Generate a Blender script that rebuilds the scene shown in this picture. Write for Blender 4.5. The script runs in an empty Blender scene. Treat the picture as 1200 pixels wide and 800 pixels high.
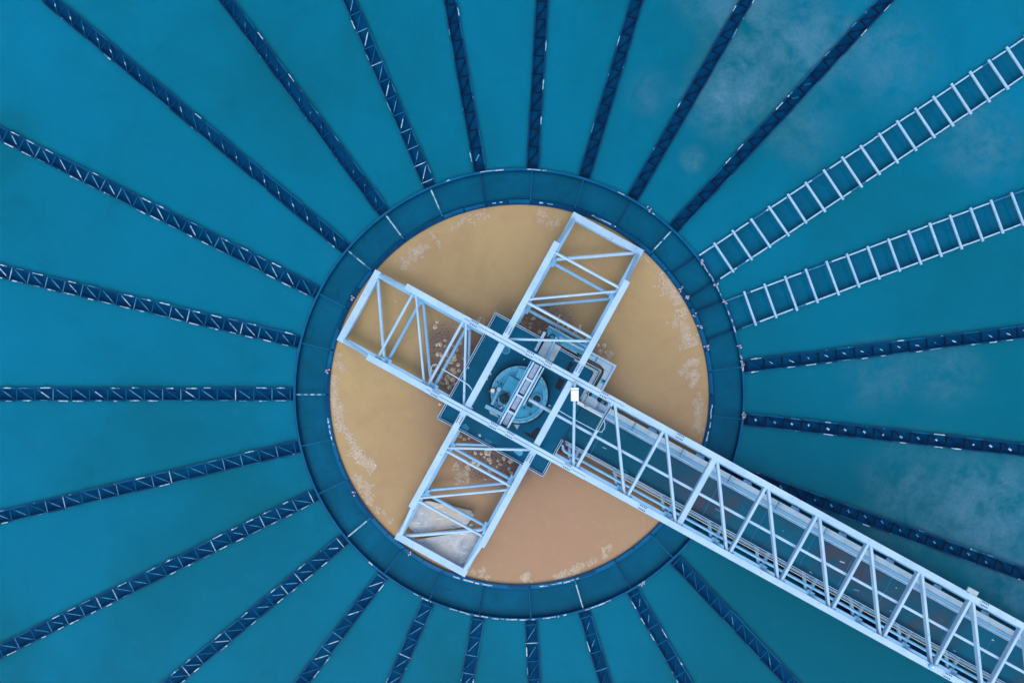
import bpy, math, random
from math import sin, cos, pi, radians, sqrt, atan2
from mathutils import Vector, Matrix
random.seed(7)
C = bpy.context.scene.collection
H = 22.0                 # camera height above the water, m
PXM = 40.0               # photo pixels per metre at water level
CX, CY = 608.5, 462.0    # tank centre in the photo
TH = radians(28.8)       # bridge direction

# ---------------------------------------------------------------- helpers
def loc_uv(px, py, z):
    """measured photo point at known height -> bridge-frame metres (u along bridge, v across)"""
    s = PXM*H/(H-z)
    dx, dy = (px-CX)/s, (py-CY)/s
    return (cos(TH)*dx+sin(TH)*dy, sin(TH)*dx-cos(TH)*dy)

def xy(px, py, z=0.0):
    s = PXM*H/(H-z)
    return ((px-CX)/s, -(py-CY)/s)

class MB:
    def __init__(self): self.v=[]; self.f=[]; self.mi=[]; self.sm=[]
    def add(self, vs, fs, mi=0, smooth=False):
        o=len(self.v); self.v += [tuple(p) for p in vs]
        for f in fs:
            self.f.append([i+o for i in f]); self.mi.append(mi); self.sm.append(smooth)
        return self
    def box(self, c, s, rz=0.0, mi=0):
        cx,cy,cz=c; a,b,h=s[0]/2,s[1]/2,s[2]/2
        vs=[]
        for z in (-h,h):
            for x,y in ((-a,-b),(a,-b),(a,b),(-a,b)):
                vs.append((cx+x*cos(rz)-y*sin(rz), cy+x*sin(rz)+y*cos(rz), cz+z))
        return self.add(vs,[(3,2,1,0),(4,5,6,7),(0,1,5,4),(1,2,6,5),(2,3,7,6),(3,0,4,7)],mi)
    def bar(self, p0, p1, w, h, mi=0, bev=0.0):
        p0,p1=Vector(p0),Vector(p1); d=(p1-p0).normalized()
        up=Vector((0,0,1))
        if abs(d.z)>0.95: up=Vector((1,0,0))
        s=d.cross(up).normalized(); n=s.cross(d).normalized()
        if bev<=0: prof=[(-w/2,-h/2),(w/2,-h/2),(w/2,h/2),(-w/2,h/2)]
        else:
            b=bev
            prof=[(-w/2+b,-h/2),(w/2-b,-h/2),(w/2,-h/2+b),(w/2,h/2-b),(w/2-b,h/2),(-w/2+b,h/2),(-w/2,h/2-b),(-w/2,-h/2+b)]
        k=len(prof)
        vs=[p0+s*a+n*b for a,b in prof]+[p1+s*a+n*b for a,b in prof]
        fs=[tuple(range(k))[::1],tuple(range(k,2*k))[::-1]]
        fs+=[(i,i+k,(i+1)%k+k,(i+1)%k) for i in range(k)]
        return self.add(vs,fs,mi)
    def tube(self, pts, r, n=10, mi=0, cap=True):
        pts=[Vector(p) for p in pts]; rings=[]
        prev=None
        for i,p in enumerate(pts):
            if i==0: d=pts[1]-pts[0]
            elif i==len(pts)-1: d=pts[-1]-pts[-2]
            else: d=(pts[i+1]-pts[i]).normalized()+(pts[i]-pts[i-1]).normalized()
            d.normalize()
            up=Vector((0,0,1)) if abs(d.z)<0.9 else Vector((1,0,0))
            s=d.cross(up).normalized(); t=s.cross(d).normalized()
            rings.append([p+(s*cos(2*pi*k/n)+t*sin(2*pi*k/n))*r for k in range(n)])
        vs=[q for ring in rings for q in ring]; fs=[]
        for i in range(len(rings)-1):
            for k in range(n):
                a=i*n+k; b=i*n+(k+1)%n
                fs.append((a,a+n,b+n,b))
        self.add(vs,fs,mi,True)
        if cap:
            self.add(rings[0],[tuple(range(n))],mi); self.add(rings[-1],[tuple(range(n))[::-1]],mi)
        return self
    def lathe(self, prof, c=(0,0,0), n=64, mi=0, smooth=True, a0=0.0, a1=2*pi):
        full = abs(a1-a0-2*pi)<1e-6
        cnt = n if full else n+1
        vs=[]
        for (r,z) in prof:
            for k in range(cnt):
                a=a0+(a1-a0)*k/n; vs.append((c[0]+r*cos(a),c[1]+r*sin(a),c[2]+z))
        fs=[]
        for i in range(len(prof)-1):
            for k in range(n):
                k2=(k+1)%cnt
                fs.append((i*cnt+k,i*cnt+k2,(i+1)*cnt+k2,(i+1)*cnt+k))
        return self.add(vs,fs,mi,smooth)
    def cyl(self, c, r, z0, z1, n=32, mi=0, bev=0.0):
        b=min(bev,r*.5)
        prof=[(r,z0),(r,z1-b)]+([(r-b,z1)] if b>0 else [(r,z1)])
        self.lathe([(x,z) for x,z in prof][::1],(c[0],c[1],0),n,mi,False)
        rr=r-b if b>0 else r
        self.add([(c[0]+rr*cos(2*pi*k/n),c[1]+rr*sin(2*pi*k/n),z1) for k in range(n)],[tuple(range(n))],mi)
        return self
    def prism(self, poly, z0, z1, mi=0):
        n=len(poly)
        vs=[(x,y,z0) for x,y in poly]+[(x,y,z1) for x,y in poly]
        fs=[tuple(range(n))[::-1],tuple(range(n,2*n))]+[(i,(i+1)%n,(i+1)%n+n,i+n) for i in range(n)]
        return self.add(vs,fs,mi)
    def hbeam(self, p0, p1, w, h, tf=0.02, tw=0.02, mi=0):
        p0,p1=Vector(p0),Vector(p1); z=Vector((0,0,1))
        self.bar(p0+z*(h/2-tf/2),p1+z*(h/2-tf/2),w,tf,mi)
        self.bar(p0-z*(h/2-tf/2),p1-z*(h/2-tf/2),w,tf,mi)
        self.bar(p0,p1,tw,h-2*tf-.004,mi)
        return self
    def mesh(self, name, mats):
        me=bpy.data.meshes.new(name); me.from_pydata(self.v,[],self.f)
        for m in mats: me.materials.append(m)
        me.polygons.foreach_set('material_index',self.mi)
        me.polygons.foreach_set('use_smooth',self.sm)
        me.update(); return me

def obj(name, mb, mats, parent=None):
    if not isinstance(mats,(list,tuple)): mats=[mats]
    me = mb if isinstance(mb,bpy.types.Mesh) else mb.mesh(name,mats)
    o=bpy.data.objects.new(name,me); C.objects.link(o)
    if parent is not None: o.parent=parent
    return o
def tag(o,label,cat,group=None):
    o['label']=label; o['category']=cat
    if group: o['group']=group
    return o
def thing(name,label,cat,loc=(0,0,0),rz=0.0,group=None):
    o=bpy.data.objects.new(name,None); o.empty_display_size=.2
    C.objects.link(o); o.location=loc; o.rotation_euler=(0,0,rz)
    return tag(o,label,cat,group)
def struct(name,mb,m):
    o=obj(name,mb,m); o['kind']='structure'; return o

# ---------------------------------------------------------------- materials
def node_mat(name):
    m=bpy.data.materials.new(name); m.use_nodes=True
    nt=m.node_tree; b=nt.nodes['Principled BSDF']; return m,nt,b
def L(nt,a,b): nt.links.new(a,b)
def noise(nt,vec,scale,detail=4,rough=.55,dist=0.0):
    n=nt.nodes.new('ShaderNodeTexNoise'); n.inputs['Scale'].default_value=scale
    n.inputs['Detail'].default_value=detail; n.inputs['Roughness'].default_value=rough
    n.inputs['Distortion'].default_value=dist
    if vec is not None: L(nt,vec,n.inputs['Vector'])
    return n.outputs['Fac']
def ramp(nt,fac,stops):
    r=nt.nodes.new('ShaderNodeValToRGB')
    e=r.color_ramp.elements
    while len(e)<len(stops): e.new(.5)
    for k,(p,c) in enumerate(stops):
        e[k].position=p; e[k].color=(c if len(c)==4 else (*c,1)) if not isinstance(c,(int,float)) else (c,c,c,1)
    L(nt,fac,r.inputs['Fac']); return r.outputs['Color']
def mix(nt,fac,a,b):
    m=nt.nodes.new('ShaderNodeMix'); m.data_type='RGBA'
    if hasattr(fac,'node'): L(nt,fac,m.inputs[0])
    else: m.inputs[0].default_value=fac
    for s,i in ((a,6),(b,7)):
        if hasattr(s,'node'): L(nt,s,m.inputs[i])
        else: m.inputs[i].default_value=(*s,1)
    return m.outputs[2]
def mth(nt,op,a,b=None,clamp=False):
    m=nt.nodes.new('ShaderNodeMath'); m.operation=op; m.use_clamp=clamp
    for s,i in ((a,0),(b,1)):
        if s is None: continue
        if hasattr(s,'node'): L(nt,s,m.inputs[i])
        else: m.inputs[i].default_value=s
    return m.outputs[0]
def wpos(nt):
    g=nt.nodes.new('ShaderNodeNewGeometry'); return g.outputs['Position']
def bump(nt,b,h,strength,dist=.01):
    n=nt.nodes.new('ShaderNodeBump'); n.inputs['Strength'].default_value=strength
    n.inputs['Distance'].default_value=dist
    L(nt,h,n.inputs['Height']); L(nt,n.outputs['Normal'],b.inputs['Normal'])
def blob(nt,pos,x,y,r0,r1):
    """soft round mask around a world point"""
    d=nt.nodes.new('ShaderNodeVectorMath'); d.operation='DISTANCE'
    L(nt,pos,d.inputs[0]); d.inputs[1].default_value=(x,y,0)
    mr=nt.nodes.new('ShaderNodeMapRange'); mr.interpolation_type='SMOOTHSTEP'
    L(nt,d.outputs['Value'],mr.inputs[0])
    mr.inputs[1].default_value=r0; mr.inputs[2].default_value=r1
    mr.inputs[3].default_value=1; mr.inputs[4].default_value=0
    return mr.outputs[0]

def paint(name, c1, c2, rough=.45, scale=3.0, lo=.42, hi=.72, metallic=0.0, grime=None, spec=.3):
    m,nt,b=node_mat(name); p=wpos(nt)
    n1=noise(nt,p,scale,6,.6)
    col=ramp(nt,n1,[(lo,c1),(hi,c2)])
    if grime:
        n2=noise(nt,p,scale*5,5,.7,.4)
        f=ramp(nt,n2,[(.60,0.0),(.72,1.0)])
        f2=mth(nt,'MULTIPLY',f,grime[1])
        col=mix(nt,f2,col,grime[0])
    L(nt,col,b.inputs['Base Color'])
    rr=nt.nodes.new('ShaderNodeMapRange'); L(nt,n1,rr.inputs[0])
    rr.inputs[3].default_value=rough-.1; rr.inputs[4].default_value=rough+.15
    L(nt,rr.outputs[0],b.inputs['Roughness'])
    b.inputs['Metallic'].default_value=metallic; b.inputs['Specular IOR Level'].default_value=spec
    bump(nt,b,noise(nt,p,scale*14,4,.6),.15,.004)
    return m

M={}
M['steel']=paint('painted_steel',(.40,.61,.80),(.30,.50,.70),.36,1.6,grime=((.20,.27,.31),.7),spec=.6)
M['steel_shade']=paint('shaded_steel',(.27,.52,.76),(.21,.45,.68),.4,2.3,grime=((.16,.24,.30),.55))  # bluer copy of the steel: shade on the lower members painted in
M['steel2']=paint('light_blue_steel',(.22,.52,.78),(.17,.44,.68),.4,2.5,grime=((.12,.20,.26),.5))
M['pale']=paint('pale_panel',(.44,.60,.70),(.32,.48,.58),.5,3.0,grime=((.22,.26,.28),.6))
M['disc']=paint('blue_drive_paint',(.055,.40,.62),(.035,.32,.52),.38,3.5,grime=((.05,.13,.19),.5))
M['disc2']=paint('blue_drive_rim',(.10,.46,.68),(.06,.35,.55),.4,4,grime=((.05,.13,.19),.5))
M['dark']=paint('dark_shade',(.006,.012,.025),(.012,.022,.04),.55,6)
M['plat2']=paint('faded_floor_paint',(.02,.20,.34),(.008,.14,.26),.5,9)
M['rimlt']=paint('pale_blue_rim',(.15,.52,.74),(.10,.42,.62),.4,5,grime=((.05,.13,.19),.5))
M['motor']=paint('dark_motor',(.006,.03,.06),(.012,.05,.09),.4,9)
M['bolt']=paint('bolt',(.03,.07,.12),(.05,.10,.15),.5,9)
M['white']=paint('white_box',(.86,.86,.86),(.78,.79,.81),.35,4,grime=((.5,.5,.5),.3))
M['grey']=paint('grey_panel',(.38,.50,.55),(.30,.41,.47),.5,3,grime=((.25,.27,.28),.5))
M['lav']=paint('duct_cover',(.28,.37,.52),(.19,.26,.38),.5,8,grime=((.22,.18,.18),.7))
M['red']=paint('red_marker',(.65,.05,.05),(.5,.04,.04),.5,6)
M['rust']=paint('rusty',(.28,.12,.04),(.16,.07,.03),.8,12)
M['yellow']=paint('cream_pipe',(.46,.52,.44),(.38,.44,.36),.5,5)
M['valve']=paint('maroon_valve',(.10,.012,.05),(.06,.01,.04),.5,9)
M['navy']=paint('navy_wet_steel',(.001,.042,.130),(.001,.058,.165),.35,2.0,spec=.08)
M['rim']=paint('blue_rim_steel',(.002,.090,.210),(.004,.12,.27),.35,2.5,spec=.08)
M['rimdk']=paint('dark_rim_steel',(.001,.045,.125),(.001,.062,.160),.4,2.5,spec=.08)
M['mid']=paint('mid_blue_steel',(.02,.15,.32),(.04,.20,.38),.4,6,spec=.08)
M['black']=paint('dark_bar',(.001,.009,.035),(.002,.014,.045),.45,6,spec=.08)
M['scale']=paint('painted_glint',(.50,.66,.76),(.10,.30,.48),.6,9,.35,.65)  # sky glints on wet edges and bars, painted as pale colour
M['glint_dim']=paint('painted_glint_dim',(.10,.30,.48),(.03,.17,.34),.6,9,.35,.65,spec=.1)  # dimmer version of the painted glints
M['pinkish']=paint('pinkish_scale',(.45,.42,.55),(.3,.3,.42),.7,14)
M['rung']=paint('light_rung',(.36,.58,.76),(.24,.45,.66),.4,5,.35,.7)
M['concrete']=paint('concrete',(.36,.35,.33),(.27,.26,.25),.9,1.5)

def water_mat(name, base_fn, rough=.06, rip=.08, rscale=2.0, ior=1.333, spec=.14):
    m,nt,b=node_mat(name); p=wpos(nt)
    L(nt,base_fn(nt,p),b.inputs['Base Color'])
    b.inputs['Roughness'].default_value=rough; b.inputs['IOR'].default_value=ior; b.inputs['Specular IOR Level'].default_value=spec
    bump(nt,b,noise(nt,p,rscale,3,.5),rip,.02)
    return m

def teal(nt,p):
    n=noise(nt,p,.16,4,.55,.3)
    col=ramp(nt,n,[(.30,(.0,.135,.200)),(.52,(.0,.172,.282)),(.72,(.0,.190,.325))])
    # greener water to the right and below the bridge
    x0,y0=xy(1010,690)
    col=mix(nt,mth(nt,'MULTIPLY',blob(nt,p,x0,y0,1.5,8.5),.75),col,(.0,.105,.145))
    x0,y0=xy(1130,470)
    col=mix(nt,mth(nt,'MULTIPLY',blob(nt,p,x0,y0,1,8),.5),col,(.0,.140,.205))
    mo=noise(nt,p,.75,7,.68,1.2); col=mix(nt,mth(nt,'MULTIPLY',ramp(nt,mo,[(.48,0.0),(.72,1.0)]),.30),col,(.0,.125,.20))
    mo=noise(nt,p,2.2,6,.7,1.5); col=mix(nt,mth(nt,'MULTIPLY',ramp(nt,mo,[(.56,0.0),(.76,1.0)]),.16),col,(.03,.23,.34))
    # pale sediment clouds
    cn=noise(nt,p,1.1,7,.68,.25); cn=ramp(nt,cn,[(.36,0.0),(.66,1.0)])
    fine=noise(nt,p,9,6,.75); fine=ramp(nt,fine,[(.32,.45),(.7,1.0)])
    for (px,py,r0,r1,k) in ((852,112,.3,1.75,.62),(905,45,.4,2.6,.5),(965,55,.2,1.5,.36),(812,186,.1,.55,.45),(940,150,.2,1.6,.30),(1030,62,.2,2.3,.3),
                          (1150,165,.3,1.8,.36),(1165,600,.5,2.4,.65),(1080,585,.2,2.6,.42),(1030,440,.2,1.5,.28),(1110,435,.2,1.6,.28),
                          (1190,690,.3,1.6,.45),(760,110,.1,1.0,.25),(850,-10,.3,2.0,.35)):
        x,y=xy(px,py)
        f=mth(nt,'MULTIPLY',blob(nt,p,x,y,r0,r1),cn); f=mth(nt,'MULTIPLY',f,fine); f=mth(nt,'MULTIPLY',f,k*1.6,True)
        col=mix(nt,f,col,(.105,.255,.36))
    return col
def brown(nt,p):
    n=noise(nt,p,.45,5,.6,.6)
    col=ramp(nt,n,[(.32,(.395,.268,.136)),(.50,(.430,.302,.154)),(.68,(.448,.322,.156))])
    x,y=xy(650,625)
    col=mix(nt,mth(nt,'MULTIPLY',blob(nt,p,x,y,.0,7.0),.95),col,(.392,.238,.155))
    x,y=xy(790,520)
    col=mix(nt,mth(nt,'MULTIPLY',blob(nt,p,x,y,.2,3.6),.55),col,(.425,.272,.155))
    # slow swirls of lighter and darker mud
    sw=noise(nt,p,.9,6,.62,2.6); col=mix(nt,mth(nt,'MULTIPLY',ramp(nt,sw,[(.50,0.0),(.70,1.0)]),.30),col,(.345,.225,.125))
    sw=noise(nt,p,1.5,7,.68,3.2); col=mix(nt,mth(nt,'MULTIPLY',ramp(nt,sw,[(.54,0.0),(.72,1.0)]),.22),col,(.52,.38,.22))
    # mottled darker brown round the platform
    dark_mottle=noise(nt,p,2.2,6,.65,.5); dark_mottle=ramp(nt,dark_mottle,[(.3,.6),(.65,1.0)])
    x,y=xy(605,462)
    f=mth(nt,'MULTIPLY',blob(nt,p,x,y,1.4,3.6),dark_mottle)
    col=mix(nt,mth(nt,'MULTIPLY',f,.8),col,(.235,.140,.105))
    # debris speckle west and south-west of the platform
    sp=noise(nt,p,17,5,.7,.4); sp=ramp(nt,sp,[(.50,0.0),(.62,1.0)])
    for (px,py,r0,r1) in ((530,430,.4,1.3),(518,395,.1,.7),(572,535,.4,1.1),(600,545,.2,.9),(645,378,.3,1.0)):
        x,y=xy(px,py)
        mk=blob(nt,p,x,y,r0,r1)
        col=mix(nt,mth(nt,"MULTIPLY",mk,.65),col,(.165,.125,.130))
        col=mix(nt,mth(nt,'MULTIPLY',mth(nt,'MULTIPLY',mk,sp),.8),col,(.085,.040,.02))
    # thin streaks of lighter scum
    s2=noise(nt,p,5,7,.7,1.2); s2=ramp(nt,s2,[(.60,0.0),(.75,1.0)])
    col=mix(nt,mth(nt,'MULTIPLY',s2,.16),col,(.5,.40,.28))
    return col
def ringw(nt,p):
    n=noise(nt,p,.6,6,.65,.8)
    col=ramp(nt,n,[(.32,(.0,.068,.130)),(.55,(.0,.090,.172)),(.72,(.0,.112,.205))])
    s=noise(nt,p,2.6,7,.75,1.5); s=ramp(nt,s,[(.56,0.0),(.74,1.0)])
    col=mix(nt,mth(nt,'MULTIPLY',s,.9),col,(.0,.048,.090))
    return col
def trough(nt,p):
    n=noise(nt,p,1.2,5,.6,.5)
    return ramp(nt,n,[(.30,(.0,.036,.115)),(.70,(.0,.072,.180))])
def effl(nt,p):
    n=noise(nt,p,1.4,6,.7,.9)
    return ramp(nt,n,[(.30,(.0,.088,.165)),(.68,(.0,.118,.225))])
def wetdeck(nt,p):
    n=noise(nt,p,.55,6,.62,.4)
    col=ramp(nt,n,[(.40,(.004,.120,.205)),(.52,(.014,.096,.160)),(.66,(.070,.070,.095))])
    x,y=xy(690,510)
    col=mix(nt,blob(nt,p,x,y,1.6,4.0),col,(.003,.095,.160))
    n2=noise(nt,p,3.2,7,.72,.3); f=ramp(nt,n2,[(.58,0.0),(.74,1.0)])
    return mix(nt,mth(nt,'MULTIPLY',f,.5),col,(.03,.16,.22))
def platc(nt,p):
    n=noise(nt,p,.9,6,.62,.4)
    col=ramp(nt,n,[(.32,(.002,.075,.135)),(.55,(.002,.105,.205)),(.75,(.002,.125,.24))])
    n2=noise(nt,p,6,7,.75,.6); f=ramp(nt,n2,[(.62,0.0),(.72,1.0)])
    return mix(nt,mth(nt,'MULTIPLY',f,.35),col,(.06,.22,.32))
M['teal']=water_mat('turbid_teal_water',teal,.08,.05,1.5)
_b=M['teal'].node_tree.nodes['Principled BSDF']; _b.inputs['Subsurface Weight'].default_value=1.0
_b.inputs['Subsurface Radius'].default_value=(.35,.8,1.0); _b.inputs['Subsurface Scale'].default_value=.6
M['brown']=water_mat('turbid_brown_water',brown,.07,.05,2.5)
M['ringw']=water_mat('ring_channel_water',ringw,.06,.05,2.0)
M['trough']=water_mat('launder_wet_floor',trough,.08,.06,4.0,spec=.06)
M['effl']=water_mat('effluent_wet_floor',effl,.05,.05,4.0)
M['deck']=water_mat('wet_deck',wetdeck,.35,.1,12,1.45)
M['plat']=water_mat('blue_platform_floor',platc,.4,.1,12,1.45)

def plate_mat():
    m,nt,b=node_mat('worn_grey_sheet'); p=wpos(nt)
    n=noise(nt,p,2.2,7,.68,.8)
    col=ramp(nt,n,[(.30,(.24,.29,.34)),(.5,(.42,.44,.46)),(.68,(.56,.54,.52))])
    mp=nt.nodes.new('ShaderNodeMapping'); L(nt,p,mp.inputs['Vector'])
    mp.inputs['Rotation'].default_value=(0,0,radians(-70)); mp.inputs['Scale'].default_value=(1.1,11,1)
    s=noise(nt,mp.outputs['Vector'],2.2,5,.6,.3); s=ramp(nt,s,[(.60,0.0),(.68,1.0)])
    x,y=xy(525,600); col=mix(nt,mth(nt,'MULTIPLY',blob(nt,p,x,y,.2,.75),.7),col,(.50,.40,.31))
    x,y=xy(515,650); col=mix(nt,mth(nt,'MULTIPLY',blob(nt,p,x,y,.1,.6),.45),col,(.50,.42,.34))
    col=mix(nt,mth(nt,'MULTIPLY',s,.75),col,(.80,.82,.85))
    L(nt,col,b.inputs['Base Color']); b.inputs['Roughness'].default_value=.5; b.inputs['Metallic'].default_value=.15
    bump(nt,b,noise(nt,p,30,4,.6),.2,.004); return m
M['plate']=plate_mat()
def foam_mat(name,c1,c2):
    m,nt,b=node_mat(name); p=wpos(nt)
    L(nt,ramp(nt,noise(nt,p,24,5,.7),[(.35,c1),(.65,c2)]),b.inputs['Base Color'])
    b.inputs['Roughness'].default_value=.7; bump(nt,b,noise(nt,p,60,3,.6),.5,.01); return m
M['foam']=foam_mat('pale_foam',(.44,.33,.22),(.60,.48,.37))
M['foamw']=foam_mat('white_foam',(.74,.70,.66),(.85,.82,.8))
M['foaml']=foam_mat('thin_foam',(.40,.30,.19),(.47,.36,.25))
M['clump']=foam_mat('cream_foam',(.56,.47,.33),(.72,.64,.52))
M['clumpc']=foam_mat('foam_heart',(.27,.20,.13),(.42,.33,.22))

# ---------------------------------------------------------------- tank, ground, water
RI, RO = 5.55, 6.575      # inner drum water edge, outer ring rim
RT = 24.0                 # tank radius
struct('ground', MB().lathe([(RT+.33,-.3),(400,-.3)],n=96,smooth=False), M['concrete'])
struct('tank_floor', MB().add([(RT*cos(2*pi*i/96),RT*sin(2*pi*i/96),-3.0) for i in range(96)],[tuple(range(96))]), M['concrete'])
tw=MB().lathe([(RT,-3.2),(RT,.45),(RT+.35,.45),(RT+.35,-.55)],n=180,smooth=False)
tag(obj('tank_wall',tw,M['concrete']),'round concrete wall that encloses the whole tank of teal water','tank wall')

def ang(k):
    a=180-13.3333*k
    if 10<=k<=16: a+=.38
    if 20<=k<=25: a-=.35
    return a
HW={}
for k in range(27): HW[k]=.172
HW[11]=HW[12]=.452
def edge_pt(a, off, r):
    """point at distance off to the left of the radial line with angle a, on radius r"""
    x=sqrt(r*r-off*off)
    return (x*cos(a)-off*sin(a), x*sin(a)+off*cos(a))
# turbid water between the launders
wm=MB()
for k in range(27):
    a_hi=radians(ang(k)); a_lo=radians(ang((k+1)%27)-(360 if k==26 else 0))
    # ring side arc from launder k's right edge to launder k+1's left edge
    N=10
    def arc(r):
        p0=edge_pt(a_hi,-HW[k]-.003,r); p1=edge_pt(a_lo,HW[(k+1)%27]+.003,r)
        t0=atan2(p0[1],p0[0]); t1=atan2(p1[1],p1[0])
        while t1>t0: t1-=2*pi
        return [(r*cos(t0+(t1-t0)*i/N),r*sin(t0+(t1-t0)*i/N),0) for i in range(N+1)]
    A=arc(RO+.035); B=arc(RT-.01)
    vs=A+B; n=N+1
    nv=len(vs); vs=vs+[(x,y,-1.2) for x,y,z in vs]
    top=[(i,i+1,n+i+1,n+i)[::-1] for i in range(N)]
    bot=[tuple(q+nv for q in f[::-1]) for f in top]
    per=list(range(n))+list(range(2*n-1,n-1,-1))
    sides=[(per[i],per[(i+1)%len(per)],per[(i+1)%len(per)]+nv,per[i]+nv) for i in range(len(per))]
    wm.add(vs,top+bot+sides)
o=struct('water',wm,M['teal'])
import bmesh
bm=bmesh.new(); bm.from_mesh(o.data); bmesh.ops.recalc_face_normals(bm,faces=bm.faces); bm.to_mesh(o.data); bm.free()
struct('brown_water', MB().add([(RI*cos(2*pi*i/160),RI*sin(2*pi*i/160),0) for i in range(160)],[tuple(range(160))]), M['brown'])

# ---------------------------------------------------------------- ring launder
ring=thing('ring_launder','circular blue collecting channel surrounding the brown feed well','channel')
obj('channel_floor',MB().lathe([(RI+.2,-.10),(RO-.03,-.10)],n=160,smooth=False),M['ringw'],ring)
# inner wall: flange built from segments of differing wear
rng=random.Random(3)
iw=MB(); nseg=54
iw.lathe([(RI,-.3),(RI,.05),(RI+.03,.05),(RI+.03,-.3)],n=160,smooth=False,mi=2)
for i in range(nseg):
    a0=2*pi*i/nseg+.004; a1=2*pi*(i+1)/nseg-.004
    q=rng.random(); wdt=.07+.05*rng.random()
    mi=0 if q<.62 else 2
    iw.lathe([(RI+.03,.03+.01*rng.random()),(RI+.03+wdt,.02)],n=6,smooth=False,mi=mi,a0=a0,a1=a1)
    iw.lathe([(RI+.03+wdt,.02),(RI+.03+wdt,-.12)],n=6,smooth=False,mi=mi,a0=a0,a1=a1)
iw.lathe([(RI+.02,-.03),(RI+.15,-.06),(RI+.21,-.12)],n=160,smooth=False,mi=0)
def arc_strip(mb,r,w,z,d0,d1,mi):
    d=d0
    while d<d1:      # broken, uneven painted glint and pinkish deposit rather than one clean line
        l=rng.uniform(.25,2.2); e=min(d1,d+l); ww=w*rng.uniform(.35,1.0); ro=r+rng.uniform(-.012,.012)
        mb.lathe([(ro-ww/2,z),(ro+ww/2,z)],n=4,smooth=False,mi=mi,a0=radians(d),a1=radians(e))
        d=e+rng.choice((.04,.1,.5,1.1))
for d0,d1 in ((187,196),(250,262),(276,288),(80,84),(95,98),(-40,-36),(-14,-3),(60,68)):
    arc_strip(iw,RI+.09,.05,.046,d0,d1,3)
for d in (14,20.5,24.5,30,33,150,211,235,173):
    a=radians(d)
    for j in range(5):
        aa=a+rng.uniform(-.012,.012); rr=RI+rng.uniform(.02,.16)
        iw.box((rr*cos(aa),rr*sin(aa),.055),(.05,.035,.03),a,mi=4)
obj('inner_wall',iw,[M['rim'],M['mid'],M['rimdk'],M['scale'],M['pinkish']],ring)
ow=MB()
ow.lathe([(RO-.035,-.2),(RO-.035,.06)],n=160,smooth=False,mi=1)
ow.lathe([(RO-.035,.06),(RO+.03,.06),(RO+.03,-.6)],n=160,smooth=False,mi=0)
for d0,d1 in ((94,100),(83,88),(-118,-113),(-108,-98),(-97,-86),(-84,-77),(-58,-56),(62,64),(53,55),(108,109.5),(-132,-130.5),(-73,-66)):
    arc_strip(ow,RO,.038,.066,d0,d1,2)
for d0,d1 in ((16,22),(24,33),(33,36.5),(6,10)):
    arc_strip(ow,RO,.045,.066,d0,d1,3)
for d in (7,8,-6,-5,12,24,29,36,55,-57):
    a=radians(d)
    for j in range(4):
        aa=a+rng.uniform(-.01,.01); rr=RO+rng.uniform(-.05,.06)
        ow.box((rr*cos(aa),rr*sin(aa),.075),(.05,.03,.03),a,mi=3)
obj('outer_wall',ow,[M['rim'],M['rimdk'],M['scale'],M['pinkish']],ring)
bright={0:.6,3:.6,4:.8,5:.9,24:1.,19:.9,10:.8}
for k in range(27):
    if k in (11,12): continue
    a=radians(ang(k)); t=MB()
    p0=Vector((cos(a)*(RI+.12),sin(a)*(RI+.12),.03)); p1=Vector((cos(a)*(RO-.04),sin(a)*(RO-.04),.03))
    if k in bright:
        t.tube([p0,p0.lerp(p1,.15)],.018,8,0)
        n=7
        for i in range(n):
            q0=p0.lerp(p1,.15+.8*i/n); q1=p0.lerp(p1,.15+.8*(i+1)/n)
            t.tube([q0,q1],.022,8,1 if rng.random()<bright[k] else 0,cap=False)
        t.tube([p0.lerp(p1,.95),p1],.018,8,0)
        ms=[M['mid'],M['scale']]
    else:
        t.tube([p0,p1],.020,8,0); ms=[M['rim'] if k%3 else M['rimdk']]
    obj('tie_rod',t,ms,ring)

# ---------------------------------------------------------------- radial launders
# tie, diagonal, middle-of-diagonal materials (pale ones paint sky glints), dash probabilities (left side, right side)
LK={
 0:('mid','mid','scale',.75,.75,'long'), 1:('scale','mid','scale',.8,.8,'long'), 2:('mid','mid','scale',.8,.6,'long'),
 3:('navy','rim','scale',.15,.12,'short'), 4:('navy','navy','mid',.05,.15,'short'), 5:('mid','mid','scale',.25,.25,'long'),
 6:('black','black','mid',.1,.15,'no'), 7:('black','black','black',.05,.2,'no'), 8:('black','black','black',.08,.05,'no'),
 9:('black','black','black',.08,.08,'no'), 10:('black','black','rim',.2,.1,'no'),
 13:('black','navy','scale',.3,.7,'short'), 14:('black','black','scale',.12,.25,'short'), 15:('black','black','mid',.1,.15,'short'),
 16:('black','black','rim',0,0,'no'), 17:('rim','rim','mid',.1,.05,'no'), 18:('rim','navy','mid',.25,.4,'no'),
 19:('mid','navy','mid',.1,.3,'no'), 20:('mid','mid','mid',.1,.3,'long'), 21:('mid','mid','scale',.3,.1,'long'),
 22:('mid','rim','mid',.3,.3,'long'), 23:('mid','mid','scale',.3,.25,'long'), 24:('mid','mid','scale',.7,.5,'long'),
 25:('scale','mid','mid',.8,.75,'long'), 26:('mid','mid','mid',.2,.15,'long')}
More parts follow.
